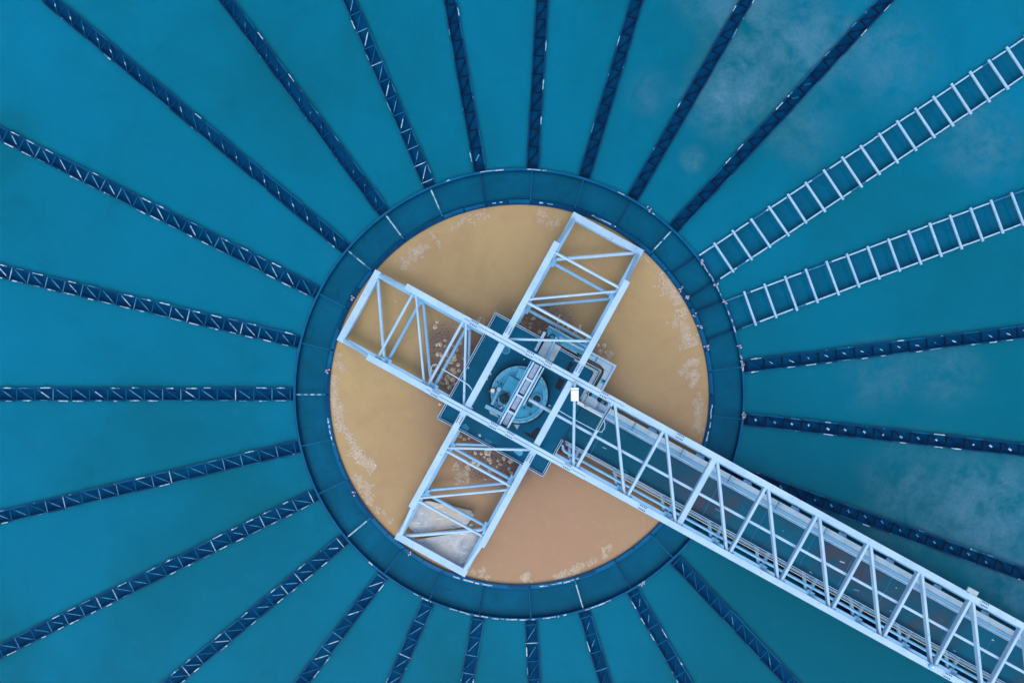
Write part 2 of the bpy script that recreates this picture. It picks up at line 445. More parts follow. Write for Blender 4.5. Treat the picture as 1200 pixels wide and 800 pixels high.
LBL={
 0:'dark launder running level to the left photo edge, pale dashes on both rims',
 1:'launder just above the level left one, with the clearest pale diagonals and white dashed rims',
 2:'launder reaching the left edge high up, first one below the upper left corner',
 3:'long dark launder heading into the upper left corner with short white glints in its cells',
 4:'plain navy launder with hardly any pale marks, second from the upper left corner',
 5:'launder with pale blue ties leaning left at the top, third from the upper left corner',
 6:'dark launder with black ties leaning slightly left, first left of the upright top one',
 7:'upright dark launder crossing the top edge above the ring with plain black ties',
 8:'dark launder leaning slightly right, first right of the upright one at the top',
 9:'dark launder with black zigzag braces, second right of the upright one at the top',
 10:'dark launder right beside the upper ladder-like channel, with black ties and few white flecks',
 13:'dark launder with white dashes along its lower rim, just below the two ladder-like channels',
 14:'dark launder sloping gently down to the right, second below the ladder-like channels',
 15:'dark launder coming out above the truss bridge at lower right',
 16:'dark launder lying underneath the walkway of the truss bridge',
 17:'dark launder just below the truss bridge, running to the bottom edge at lower right',
 18:'dark launder with white dashes on its left rim, second from the bridge along the bottom',
 19:'dark launder leaning slightly right at the bottom, next to the upright bottom one',
 20:'upright dark launder at the bottom centre with faint pale zigzag braces',
 21:'dark launder with pale blue zigzag leaning slightly left, beside the upright bottom one',
 22:'launder with faint grey zigzag at the bottom, below the sheet-covered end of the truss arm',
 23:'launder with grey ties at the bottom, second left of the sheet-covered truss arm end',
 24:'launder with white flecked rims running to the bottom edge left of centre',
 25:'launder with bright dashed rims and white ties running into the lower left corner',
 26:'launder with thin grey zigzag, first below the level left one'}
def frame_r(a):
    """radius where the ray leaves the picture"""
    dx,dy=cos(a),-sin(a); r=1e9
    if dx>1e-6: r=min(r,(1200-CX)/dx)
    if dx<-1e-6: r=min(r,-CX/dx)
    if dy>1e-6: r=min(r,(800-CY)/dy)
    if dy<-1e-6: r=min(r,-CY/dy)
    return r/PXM
PITCH=.533
for k,(tm,dm,mm,pl,pr,dt) in LK.items():
    a=radians(ang(k)); rng=random.Random(100+k)
    root=thing('radial_launder',LBL[k],'launder',(cos(a)*RO,sin(a)*RO,0),a,'narrow launders radiating from the ring channel')
    hw=HW[k]; Lmax=RT-RO-.02
    x0=.035
    obj('channel_floor',MB().add([(x0,-hw,-.08),(Lmax,-hw,-.08),(Lmax,hw,-.08),(x0,hw,-.08)],[(0,1,2,3)]),M['trough'],root)
    vis=min(Lmax-.6,frame_r(a)-RO+1.2)
    ncell=int(vis/PITCH)
    off=.10+.12*rng.random()
    for s,pd in ((1,pl),(-1,pr)):
        w=MB()
        w.box(((x0+Lmax)/2,s*(hw-.011),-.27),(Lmax-x0,.022,.66),mi=0)
        # short weir plates, each a little off line, some with a sky glint painted on the lip
        for i in range(ncell):
            xa=off+i*PITCH
            jl=rng.uniform(-.022,.022)
            w.box((xa+PITCH/2,s*(hw+.006+jl*.5),.062+.004*rng.random()),(PITCH*.93,.030,.012),rng.uniform(-.012,.012),mi=0 if rng.random()<.6 else 1)
            if rng.random()<pd:
                ln=PITCH*rng.uniform(.28,.60); xc=xa+PITCH*rng.uniform(.38,.62)
                w.box((xc,s*(hw+.010+jl*.5),.078),(ln,rng.uniform(.014,.030),.006),rng.uniform(-.03,.03),mi=2 if rng.random()<.65 else 3)
                if rng.random()<.5: w.box((xc+rng.uniform(-.1,.1),s*(hw+.012+jl*.5),.086),(ln*rng.uniform(.2,.5),.034,.006),rng.uniform(-.06,.06),mi=2)
            elif rng.random()<.25:
                w.box((xa+PITCH*rng.random(),s*(hw+.008),.078),(.05*rng.uniform(.5,1.6),.025,.006),rng.uniform(-.2,.2),mi=1 if rng.random()<.6 else 3)
        obj('side_wall',w,[M['navy'],M['rim'] if k not in(7,8,9) else M['rimdk'],M['scale'],M['glint_dim']],root)  # 'scale' and 'glint_dim' are the painted sky glints
    obj('end_plate',MB().box((.05,0,-.02),(.03,2*hw-.05,.14)),M['black'],root)
    for i in range(ncell):
        xa=off+i*PITCH
        tmm=tm
        q=rng.random()
        if tm=='mid': tmm='glint_dim' if q<.3 else ('scale' if q<.38 else 'rim')  # 'scale' is the painted sky glint
        if tm=='scale': tmm='scale' if q<.3 else ('glint_dim' if q<.7 else 'rim')
        obj('cross_tie',MB().bar((xa,-hw-.015,.048),(xa,hw+.015,.048),.020 if tm!='black' else .046,.022),M[tmm],root)
        d=MB(); p0=Vector((xa+.05,hw-.02,.02)); p1=Vector((xa+PITCH-.05,-hw+.02,.02))
        wd=rng.uniform(.014,.022) if dm!='black' else .040
        dmm='rim' if (dm=='mid' and rng.random()<.6) else dm
        mmm=mm if mm!='scale' else ('scale' if rng.random()<(.5 if dt=='long' else .8) else 'glint_dim')
        if mm=='mid': mmm='glint_dim'
        zoff=rng.uniform(-.03,.03); p0.y+=zoff*.5; p1.y+=zoff*.5
        if dt=='no': cuts=[0,.3,.7,1]
        elif dt=='short': c=rng.uniform(.38,.55); ln=rng.uniform(.10,.22); cuts=[0,c-ln/2,c+ln/2,1]
        else: c=rng.uniform(.45,.55); ln=rng.uniform(.45,.8); cuts=[0,c-ln/2,c+ln/2,1]
        jj=Vector((rng.uniform(-.02,.02),rng.uniform(-.012,.012),0)); kk=Vector((rng.uniform(-.02,.02),rng.uniform(-.012,.012),0))
        if dt!='short': jj*=.2; kk*=.2
        ps=[p0,p0.lerp(p1,cuts[1])+jj,p0.lerp(p1,cuts[2])+kk,p1]
        mid_on = rng.random()<(.85 if dt!='no' else .2)
        for i2 in range(3):
            d.bar(ps[i2],ps[i2+1],wd*(1.25 if (i2==1 and mid_on and mm=='scale') else 1),.014,mi=1 if i2==1 and mid_on else 0)
        obj('diagonal_brace',d,[M[dmm],M[mmm]],root)

# the two wide effluent channels with ladder-like rungs
for k,label in ((11,'upper of the two wide channels crossed by light rungs like a ladder'),(12,'lower of the two wide channels crossed by light rungs like a ladder')):
    a=radians(ang(k)); rng=random.Random(k)
    root=thing('effluent_launder',label,'launder',(cos(a)*RO,sin(a)*RO,0),a,'wide launders with rungs')
    hw=HW[k]; Lmax=RT-RO-.02
    obj('channel_floor',MB().add([(.04,-hw,-.10),(Lmax,-hw,-.10),(Lmax,hw,-.10),(.04,hw,-.10)],[(0,1,2,3)]),M['effl'],root)
    rp=.640; first=7.17-RO
    nr=int(min(Lmax-1,frame_r(a)-RO+1.4)/rp)
    for s in (1,-1):
        w=MB().box(((Lmax+.04)/2,s*(hw-.012),-.27),(Lmax-.04,.024,.64),mi=0)
        lim=-1.0
        w.bar((lim,s*hw*.99,-.03),(.0,s*hw*.99,.0),.03,.1,mi=0)   # divider through the ring channel
        x=.04 if s==1 else .18
        while x<nr*rp+first:
            ln=rng.uniform(.3,.62)
            m=1 if rng.random()<.9 else 2
            if k==12 and x<.5: m=2
            w.box((x+ln/2,s*hw+rng.uniform(-.004,.004),.066),(ln-.012,.044,.026),rng.uniform(-.008,.008),mi=m); x+=ln
        obj('side_wall',w,[M['navy'],M['rung'],M['mid']],root)
    for i in range(nr):
        xx=first+i*rp
        j1,j2=rng.uniform(-.012,.012),rng.uniform(-.012,.012); e1,e2=rng.uniform(.055,.09),rng.uniform(.055,.09)
        b=MB().bar((xx+j1,-hw-e1,.125+j2*.5),(xx+j2,hw+e2,.125),.058,.062,0,.008)
        b.box((xx,hw,.09),(.075,.05,.02),mi=1); b.box((xx,-hw,.09),(.075,.05,.02),mi=1)
        obj('rung',b,[M['rung'],M['mid']],root)

# ---------------------------------------------------------------- trusses
ZB, ZT = .30, 1.93
CH=.168; VC=1.066
SPL=[]
def splice(parent, x, y, z, n=4, rz=0.0):
    m=MB().box((x,y,z+.006),(.26,.155,.012),rz)
    for i in range(n):
        for j in (-1,1):
            dx=(i-(n-1)/2)*.055; dy=j*.045
            m.cyl((x+dx*cos(rz)-dy*sin(rz), y+dx*sin(rz)+dy*cos(rz)),.017,z+.012,z+.028,6,1)
    return obj('splice_plate',m,[M['steel'],M['bolt']],parent)
def T(p,rot):   # rotate a local point by 0 or pi
    return (p[0],p[1],p[2]) if not rot else (-p[0],-p[1],p[2])
def brace(name,p0,p1,rot,style,parent,w=.10,h=.17,mat='steel'):
    m=MB()
    p0=T(p0,rot); p1=T(p1,rot)
    if style=='tube': m.tube([p0,p1],w/2,12)
    else: m.bar(p0,p1,w,h,0,.012)
    return obj(name,m,M[mat],parent)
def arm(parent, nodes, rot=False, endx=None, style='tube', inner=1.05, wide=()):
    """bracing of one arm: x outward; top nodes list; endx = end of the bottom chord (None for the long bridge)"""
    yi=VC-.06
    zt=ZT-.03; zb=ZB+.0
    allx=[inner]+nodes
    for i,x in enumerate(nodes):
        w=.155 if i in wide else .080
        brace('top_strut',(x,-yi,zt),(x,yi,zt),rot,style,parent,w)
        brace('bottom_strut',(x,-yi,zb),(x,yi,zb),rot,style,parent,.10,.10,'steel_shade')
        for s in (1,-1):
            brace('post',(x,s*VC,ZB+.1),(x,s*VC,ZT-.1),rot,'bar',parent,.09,.09,'steel_shade')
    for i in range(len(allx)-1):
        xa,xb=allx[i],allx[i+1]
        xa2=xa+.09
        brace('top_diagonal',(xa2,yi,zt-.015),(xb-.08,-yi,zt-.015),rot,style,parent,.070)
        brace('bottom_diagonal',(xa2,yi,zb-.015),(xb-.08,-yi,zb-.015),rot,style,parent,.09,.10,'steel_shade')
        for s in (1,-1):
            brace('web_diagonal',(xa+.05,s*VC,ZB+.1),(xb-.05,s*VC,ZT-.1),rot,'bar',parent,.075,.075,'steel_shade')
    if endx:
        xl=nodes[-1]
        brace('bottom_diagonal',(xl+.10,-yi,zb),(endx-.10,yi,zb),rot,style,parent,.12,.12) if False else \
        brace('bottom_diagonal',(xl+.10,yi,zb),(endx-.13,-yi,zb),rot,style,parent,.11,.11)
        m=MB().hbeam(T((endx-.09,-1.155,ZB+.004),rot),T((endx-.09,1.155,ZB+.004),rot),.20,.2)
        obj('end_beam',m,M['steel'],parent)
        for s in (1,-1):
            brace('end_post',(xl+.18,s*(VC-.01),ZT-.08),(endx-.2,s*(VC-.01),ZB+.11),rot,'bar',parent,.10,.07)
def gusset(parent,x,s,z,rot):
    m=MB().box(T((x,s*(VC-.14),z),rot),(.34,.10,.012)); obj('gusset_plate',m,M['steel2'],parent)

RB=-TH
bridge=thing('truss_bridge','long white steel truss bridge carrying the walkway across the brown feed well','bridge',(0,0,0),RB)
XE=24.3
EN=[2.28+1.56*i for i in range(15)]
WN=[2.26,3.79]
for s in (1,-1):
    m=MB()
    # centre: two channels with a slot; outwards one wide-flange chord
    m.hbeam((-4.03,s*VC,ZT),(-2.25,s*VC,ZT),CH,.2)
    for o_ in (-.048,.048): m.bar((-2.25,s*VC+o_,ZT),(2.6,s*VC+o_,ZT),.084,.2)
    m.hbeam((2.6,s*VC,ZT),(XE,s*VC,ZT),CH,.2)
    obj('top_chord',m,M['steel'],bridge)
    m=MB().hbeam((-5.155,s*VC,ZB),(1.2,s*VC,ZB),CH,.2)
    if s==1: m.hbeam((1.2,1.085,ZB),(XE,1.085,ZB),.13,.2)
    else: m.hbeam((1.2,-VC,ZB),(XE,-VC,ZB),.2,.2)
    obj('bottom_chord',m,M['steel_shade'],bridge)
arm(bridge,EN,False,None,'bar',wide=(2,))
arm(bridge,WN,True,5.35,'tube')
for u in (-1.05,1.05):
    obj('cross_beam',MB().hbeam((u,-VC+.11,ZT-.04),(u,VC-.11,ZT-.04),.175,.2),M['steel'],bridge)
    obj('cross_beam',MB().hbeam((u,-VC+.11,ZB),(u,VC-.11,ZB),.19,.2),M['steel'],bridge)
# light lengthwise stringer below the top struts
obj('stringer',MB().bar((1.15,.0,ZT-.16),(XE,.0,ZT-.16),.075,.08,0,.01),M['steel'],bridge)
for (px,py) in ((556,379),(622,413),(642.5,426),(708,462.5),(797,511),(1155,705.5),(510,461),(578,499.5),(597,509.5),(664,547.5),(753,595),(1112,788)):
    u,v=loc_uv(px,py,ZT+.1); splice(bridge,u,(1 if v>0 else -1)*VC,ZT+.1)
for x in EN+[-q for q in WN]:
    for s in (1,-1):
        obj('gusset_plate',MB().box((x,s*(VC-.12),ZB+.105),(.24,.08,.012)),M['steel2'],bridge)
        obj('gusset_plate',MB().box((x+.02,s*(VC-.10),ZT-.062),(.22,.05,.012)),M['steel2'],bridge)

arms=[]
for rz,label in ((pi/2-TH,'short white truss arm reaching from the bridge up to the ring at upper right'),(1.5*pi-TH,'short white truss arm below the bridge with grey sheets over its end bay')):
    r=thing('side_truss',label,'side truss',(0,0,0),rz,'side arms of the truss bridge'); arms.append(r)
    for s in (1,-1):
        m=MB().hbeam((1.16,s*VC,ZT),(4.03,s*VC,ZT),CH,.2); obj('top_chord',m,M['steel'],r)
        m=MB().hbeam((1.16,s*VC,ZB),(5.155,s*VC,ZB),CH,.2); obj('bottom_chord',m,M['steel_shade'],r)
        splice(r,1.36,s*VC,ZT+.1,4)
        for x in WN: obj('gusset_plate',MB().box((x,s*(VC-.12),ZB+.105),(.26,.08,.012)),M['steel2'],r)
    arm(r,WN,False,5.35,'tube')

# duct beam between the top chords over the drive
duct=thing('cable_bridge','narrow duct with lavender cover panels spanning over the round drive','cable duct',(0,0,ZT-.1),RB)
yl=VC-.12
m=MB().box((.04,0,.0),(.21,2*yl,.06)); obj('trough',m,M['dark'],duct)
for i in range(4):
    y0=-yl+.02+i*(2*yl/4); obj('cover_panel',MB().box((.04,y0+(yl/4)-.0,.04),(.135,yl/2-.06,.02)),M['lav'],duct)
for y in (.47,-.03,-.53): obj('tie_bar',MB().box((.045,y,.065),(.28,.055,.03)),M['steel'],duct)
for x in (-.075,.155): obj('side_rail',MB().bar((x,-yl,.06),(x,yl,.06),.05,.10),M['steel'],duct)
obj('conduit',MB().tube([(-.145,-yl,.0),(-.145,yl,.0)],.02),M['steel2'],duct)
obj('conduit',MB().tube([(.235,-.2,.0),(.235,yl,.0)],.022),M['steel'],duct)
obj('conduit',MB().tube([(.275,-.1,-.05),(.275,yl,-.05)],.018),M['dark'],duct)

# ---------------------------------------------------------------- platform
ZD=.50
plat=thing('drive_platform','square blue platform with a pale kerb under the crossing of the trusses','platform',(0,0,ZD-.08),RB)
PS=1.72
obj('floor',MB().box((0,0,.04),(2*PS,2*PS,.08)),M['plat'],plat)
def kerb(x0,y0,x1,y1,w=.055,h=.11,mat='steel'):
    m=MB(); d=Vector((x1-x0,y1-y0,0)).normalized(); n=Vector((-d.y,d.x,0))
    a=Vector((x0,y0,.08)); b=Vector((x1,y1,.08))
    m.bar(a+Vector((0,0,h/2)),b+Vector((0,0,h/2)),.02,h)
    m.bar(a+n*.045+Vector((0,0,.03)),b+n*.045+Vector((0,0,.03)),.018,.06)
    obj('kerb',m,M[mat],plat)
kerb(PS,PS,-PS,PS); kerb(-PS,PS,-PS,-PS); kerb(-PS,-PS,PS,-PS); kerb(PS,-PS,PS,-.53); kerb(PS,.58,PS,PS)
# dark plates painting the shade of recesses, stains and floor fittings of real thickness
def poly_px(pts,z): return [loc_uv(px,py,z) for px,py in pts]
def dk(name,pts,mat,z=ZD,t=.006):
    po=poly_px(pts,z); a=sum(po[i][0]*po[(i+1)%len(po)][1]-po[(i+1)%len(po)][0]*po[i][1] for i in range(len(po)))
    if a<0: po=po[::-1]
    return obj(name,MB().prism(po,.08,.08+t),M[mat],plat)
hx,hy=loc_uv(593,410,ZD)
h=MB().cyl((hx,hy),.135,.08,.105,28,0,.01); h.lathe([(.10,.107),(.118,.107)],(hx,hy,0),28,1)
obj('hatch',h,[M['plat2'],M['disc']],plat)
dk('dark_recess',[(655,442),(662,446),(656,458),(650,454)],'dark')
dk('dark_recess',[(668,423),(672,426),(667,435),(663,432)],'dark')
dk('dark_recess',[(630,500),(635,503),(627,515),(620,512),(612,505),(622,508)],'dark')
dk('floor_patch',[(602,497),(612,494),(608,499),(606,503)],'grey')
dk('floor_patch',[(602,529),(606,526),(613,527),(612,533),(608,534)],'disc2')
dk('floor_patch',[(540,498),(546,496),(550,501),(548,505),(541,502)],'plat2')
dk('floor_patch',[(565,396),(570,394),(567,400),(564,401)],'plat2')
dk('floor_patch',[(560,509),(563,508),(564,511),(562,512)],'pale')
dk('floor_patch',[(569,513),(578,518),(575,520),(567,516)],'plat2')
for px,py in ((553,478),(584,443),(575,438),(571,444),(549,431),(614,421),(644,475),(583,503),(572,440)):
    x,y=loc_uv(px,py,ZD); obj('floor_fitting',MB().box((x,y,.10),(.05,.04,.04),random.random()*3),M['pale'],plat)

# ---------------------------------------------------------------- drive unit (round turntable with motor)
dv=thing('drive_unit','round light blue turntable drive with motor at the centre of the platform','drive unit',(0,0,ZD+.002),RB)
RD=.805
b=MB().lathe([(RD+.05,0),(RD+.05,.30),(RD-.01,.34)],n=72,smooth=False); obj('seal_ring',b,M['dark'],dv)
b=MB().lathe([(RD,.22),(RD,.36),(RD-.02,.38),(RD-.055,.38),(RD-.06,.35),(RD-.095,.35),(RD-.10,.385),(RD-.125,.385),(RD-.13,.33)],n=72,smooth=False)
for i in range(24):
    a=2*pi*i/24; b.cyl((cos(a)*(RD-.035),sin(a)*(RD-.035)),.014,.38,.395,6,1)
obj('rim',b,[M['rimlt'],M['bolt']],dv)
obj('turntable',MB().cyl((0,0),RD-.13,.1,.345,72),M['disc'],dv)
zt_=ZD+.4
def D(px,py,z=None): return loc_uv(px,py,zt_ if z is None else z)
def dpoly(name,pts,z0,z1,mat):
    po=[D(px,py) for px,py in pts]
    a=sum(po[i][0]*po[(i+1)%len(po)][1]-po[(i+1)%len(po)][0]*po[i][1] for i in range(len(po)))
    if a<0: po=po[::-1]
    return obj(name,MB().prism(po,z0,z1),M[mat],dv)
dpoly('gearbox_plate',[(597,440),(610,447),(601,463),(588,456)],.345,.50,'disc')
dpoly('gearbox_plate',[(609,431),(616,434),(610,446),(604,442)],.345,.44,'disc2')
dpoly('gearbox_plate',[(583,466),(598,458),(604,463),(597,480),(584,474)],.345,.40,'disc2')
x,y=D(591,467); mm=MB().cyl((x,y),.13,.37,.62,24,0,.03)
for i in range(12):
    a=2*pi*i/12; mm.box((x+cos(a)*.135,y+sin(a)*.135,.48),(.03,.012,.2),a)
obj('motor',mm,M['motor'],dv)
x0,y0=D(585,456); x1,y1=D(576.5,474); obj('shaft_guard',MB().tube([(x0,y0,.50),(x1,y1,.50)],.045,14),M['steel2'],dv)
obj('shaft_cap',MB().cyl((x0,y0),.06,.42,.55,16,0,.01),M['steel'],dv)
x0,y0=D(569,475.5); x1,y1=D(589.5,486); m=MB().bar((x0,y0,.5),(x1,y1,.5),.11,.03,0)
m.bar((x0,y0,.40),(x1,y1,.40),.02,.18,0); obj('bracket',m,M['steel2'],dv)
x0,y0=D(571,473.2); x1,y1=D(590.5,483.6); obj('bracket_edge',MB().bar((x0,y0,.49),(x1,y1,.49),.028,.035),M['motor'],dv)
dpoly('base_shelf',[(572,481),(588,488),(589,490),(583,489),(574,485)],.02,.06,'grey')
x,y=D(577.5,457.5); m=MB().cyl((x,y),.062,.345,.50,18,0,.01); m.lathe([(.066,.40),(.066,.43)],(x,y,0),18,1); m.box((x+.02,y+.07,.40),(.08,.05,.05),.3,1); m.box((x-.05,y-.06,.40),(.06,.06,.05),.9,1)
obj('brass_gland',m,[M['white'],M['rust']],dv)
x,y=D(629,467.5); m=MB().cyl((x,y),.145,.345,.42,26,1,.01); m.lathe([(.115,.425),(.145,.425)],(x,y,0),26,0); m.cyl((x,y),.115,.34,.428,26,1)
obj('dark_disc',m,[M['disc2'],M['motor']],dv)  # dark round disc with a blue rim
dpoly('terminal_box',[(618,472),(624,474),(623,478),(617,475)],.345,.43,'motor')
for px,py in ((610.5,446.5),(625,453.5)):
    x,y=D(px,py); obj('red_marker',MB().box((x,y,.39),(.05,.085,.07),.1),M['red'],dv)
for px,py in ((583,447.5),(587,449.5),(597,442),(582,469),(586,479),(614,478),(621,485)):
    x,y=D(px,py); obj('bolt_head',MB().cyl((x,y),.026,.345,.39,8),M['bolt'],dv)
for px,py in ((588,477),(586,478.5),(591,474.5),(600,458),(617,470)):
    x,y=D(px,py); obj('fitting',MB().cyl((x,y),.03,.345,.46,10,0,.008),M['steel'],dv)
x0,y0=D(592,460); x1,y1=D(600,461.5); obj('hose',MB().tube([(x0,y0,.45),((x0+x1)/2,(y0+y1)/2+.03,.52),(x1,y1,.45)],.012,8),M['rust'],dv)
# tube from drive to cross beam
u0,v0=loc_uv(619,467,1.5); u1,v1=loc_uv(646,482.5,1.5)
t=obj('torque_tube',MB().tube([(u0,v0,1.5),(u1,v1,1.5)],.05,14),M['steel'])
t.rotation_euler=(0,0,RB); tag(t,'light blue tube from the drive to the cross beam beside the duct','tube')

# ---------------------------------------------------------------- walkway with rails
wk=thing('walkway','wet blue and rust brown walkway with handrails inside the truss bridge','walkway',(0,0,0),RB)
obj('deck',MB().box(((PS+XE)/2+.01,.0225,ZD-.04),(XE-PS-.02,1.075,.08)),M['deck'],wk)
for s,y in ((1,.585),(-1,-.555)):
    x0=1.78
    yk=.572 if s==1 else -.528
    m=MB().box(((x0+XE)/2,yk,ZD+.03),(XE-x0,.02,.16)); obj('kick_plate',m,M['steel'],wk)
    for z,yo,rr_,mm_ in ((ZD+.5,.008,.011,'steel'),(ZD+1.0,.028 if s==-1 else .012,.013,'steel')):
        obj('handrail',MB().tube([(x0,y+s*yo,z),(XE,y+s*yo,z)],rr_,8),M[mm_],wk)
    x=x0
    while x<XE:
        obj('rail_post',MB().bar((x,y+s*.02,ZD-.05),(x,y+s*.02,ZD+.98),.03,.03),M['steel2'],wk); x+=1.56
x=2.6; q=random.Random(9)
while x<XE-.5:
    obj('deck_seam',MB().box((x,.022,ZD+.002),(.018,1.05,.006)),M['plat2'],wk); x+=q.choice((1.25,1.56,2.1))
# thick kerb at the platform end of the walkway
m=MB().bar((1.55,.60,ZD+.18),(2.45,.60,ZD+.18),.10,.10); obj('end_kerb',m,M['white'],wk)
rr=random.Random(5)
for i in range(14):   # trash and flakes on the deck are part of its surface relief
    x=rr.uniform(2,15.5); y=rr.uniform(-.45,.5)
    obj('paint_flake',MB().box((x,y,ZD+.004),(rr.uniform(.03,.18),rr.uniform(.02,.035),.006),rr.uniform(-.3,.3)),M['disc' if i%3 else 'pale'],wk)
# cable trays along the far side of the walkway
tray=thing('cable_tray','pale blue panelled cable tray beside the walkway on its upper right side','cable tray',(0,0,ZD-.02),RB)
x=2.1; i=0
while x<XE:
    ln=1.56 if i else 1.2
    m=MB().box((x+ln/2,.822,.02),(ln-.02,.165,.05)); m.box((x+.05,.822,.048),(.03,.175,.012),mi=1); obj('tray_panel',m,[M['pale'],M['steel2']],tray)
    m=MB().box((x+ln/2,.675,.035),(ln-.01,.11,.05)); obj('lower_panel',m,M['steel2'],tray)
    x+=ln; i+=1
obj('cable',MB().tube([(2.0,.737,.03),(XE,.737,.03)],.013,8),M['dark'],tray)
# corner tray round the platform's far corner
ct=thing('corner_tray','pale blue cable tray bent around the right corner of the platform','cable tray',(0,0,ZD),RB)
PZ=.0
m=MB().prism([(.05,2.0),(2.04,2.0),(2.04,2.06),(.05,2.06)],PZ,PZ+.1); m.prism([(1.98,.72),(2.04,.72),(2.04,1.998),(1.98,1.998)],PZ,PZ+.1)
obj('outer_lip',m,M['steel'],ct)
m=MB().prism([(.05,1.80),(1.98,1.80),(1.98,1.996),(.05,1.996)],PZ,PZ+.05); m.prism([(1.80,.72),(1.976,.72),(1.976,1.796),(1.80,1.796)],PZ,PZ+.05)
obj('cover',m,M['pale'],ct)
for q in (.35,.9,1.45): obj('cover_strap',MB().box((q,1.90,PZ+.055),(.05,.19,.02)),M['disc'],ct)
for q in (1.0,1.5): obj('cover_strap',MB().box((1.89,q,PZ+.055),(.19,.05,.02)),M['disc'],ct)
obj('cable',MB().tube([(.9,1.82,PZ+.075),(1.62,1.82,PZ+.075),(1.74,1.78,PZ+.075),(1.80,1.68,PZ+.075),(1.80,.75,PZ+.075)],.018,8),M['dark'],ct)
m=MB().box((1.60,1.62,PZ+.02),(.12,.12,.04)); m.prism([(.9,1.60),(1.66,1.60),(1.66,1.69),(.9,1.69)],PZ+.012,PZ+.06); m.prism([(1.57,.72),(1.66,.72),(1.66,1.596),(1.57,1.596)],PZ+.012,PZ+.06)
obj('inner_ledge',m,M['grey'],ct)
for px,py in ((694,415),(706.5,447.5)):
    x,y=loc_uv(px,py,ZD); obj('cover_plug',MB().cyl((x,y),.06,PZ+.04,PZ+.065,12),M['disc'],ct)
# box with the hatch at the start of the walkway tray
jb=thing('junction_panel','pale blue panel with a dark oval opening beside the start of the walkway','panel',(0,0,ZD),RB)
m=MB()
u0,v0=loc_uv(692,470,ZD+.1); 
m.box((1.86,.80,.06),(.46,.26,.10)); obj('body',m,M['pale'],jb)
obj('opening',MB().cyl(loc_uv(702.5,468,ZD+.1),.075,.10,.118,18),M['dark'],jb)
for px,py in ((709,473),(713,475)):
    x,y=loc_uv(px,py,ZD+.1); obj('plug',MB().box((x,y,.13),(.05,.09,.06),.1),M['dark' if px<710 else 'white'],jb)

# cabinet on the far side
cb=thing('control_cabinet','grey box-like cabinet standing on the far edge of the platform','cabinet',(0,0,ZD),RB)
zc=1.0
po=poly_px([(640,402),(657,406),(648,421),(631,412)],ZD+zc)
cx=sum(p[0] for p in po)/4; cy=sum(p[1] for p in po)/4
obj('body',MB().box((cx,cy,zc/2),(.43,.42,zc)),M['grey'],cb)
obj('lid',MB().box((cx,cy,zc+.02),(.47,.46,.04)),M['grey'],cb)
x0,y0=loc_uv(652,395,ZD+zc+.1); x1,y1=loc_uv(640.5,420,ZD+zc+.1)
obj('pole',MB().tube([(x0,y0,zc+.08),(x1,y1,zc+.08)],.035,10),M['steel2'],cb)
x0,y0=loc_uv(638.5,389,ZD+zc); x1,y1=loc_uv(627.5,411,ZD+zc)
obj('side_rail',MB().bar((x0,y0,zc),(x1,y1,zc),.085,.06),M['steel'],cb)
x0,y0=loc_uv(641.5,390,ZD+zc); x1,y1=loc_uv(630.5,412,ZD+zc)
obj('cable',MB().tube([(x0,y0,zc+.02),(x1,y1,zc+.02)],.022,8),M['dark'],cb)
x,y=loc_uv(647,395,ZD+zc); obj('valve_wheel',MB().lathe([(.05,0),(.075,.03),(.10,0)],(x,y,zc),20),M['motor'],cb)
po=poly_px([(643,382),(688,407),(683,416),(640,393)],ZD+.3)
ft=thing('sloped_tray','teal side tray bolted outside the far edge of the platform','tray',(0,0,ZD),RB)
a=sum(po[i][0]*po[(i+1)%4][1]-po[(i+1)%4][0]*po[i][1] for i in range(4))
if a<0: po=po[::-1]
obj('panel',MB().prism(po,.22,.28),M['disc'],ft)
x0,y0=loc_uv(643,382,ZD+.3); x1,y1=loc_uv(688,407,ZD+.3); obj('rim',MB().bar((x0,y0,.28),(x1,y1,.28),.04,.06),M['steel2'],ft)
x0,y0=loc_uv(655,395,ZD+.3); x1,y1=loc_uv(684,410,ZD+.3); obj('pipe',MB().tube([(x0,y0,.31),(x1,y1,.31)],.035,10),M['pale'],ft)

# pipes in the gap on the near side of the walkway
def bt(name,mb,mat,label,cat):
    o=obj(name,mb,mat); o.rotation_euler=(0,0,RB); return tag(o,label,cat)
bt('blue_pipe',MB().tube([(1.78,-.66,.50),(1.86,-.77,.50),(1.95,-.80,.50),(XE,-.80,.50)],.042,12),M['steel2'],'light blue pipe running along the gap below the walkway','pipe')
bt('cream_pipe',MB().tube([(3.4,-.665,.58),(XE,-.665,.58)],.015,10),M['yellow'],'thin cream coloured pipe alongside the lower walkway rail','pipe')
vx,vy=loc_uv(661,523,.5)
m=MB().cyl((vx,vy),.09,.40,.52,16,0,.02); m.box((vx+.02,vy-.12,.44),(.12,.10,.10),.4); m.box((vx-.05,vy+.05,.5),(.08,.05,.08),.9,1)
o=obj('pump_valve',m,[M['valve'],M['motor']]); o.rotation_euler=(0,0,RB); tag(o,'small maroon valve at the end of the light blue pipe','valve')

# white box on a diagonal
bx=thing('lamp_box','white rectangular box mounted on the diagonal just right of the round drive','box',(0,0,0),0)
zb_=ZT+.16
x,y=xy(673.5,462,zb_)
d=MB().box((x,y,zb_),(.20,.355,.13)); obj('housing',d,M['white'],bx)
obj('band',MB().box((x,y+.11,zb_+.067),(.205,.02,.006)),M['grey'],bx)
obj('neck',MB().tube([(x,y+.17,zb_),(x+.005,y+.30,zb_-.03)],.035,12),M['steel'],bx)
obj('bracket',MB().box((x,y+.06,zb_-.10),(.10,.14,.08)),M['dark'],bx)
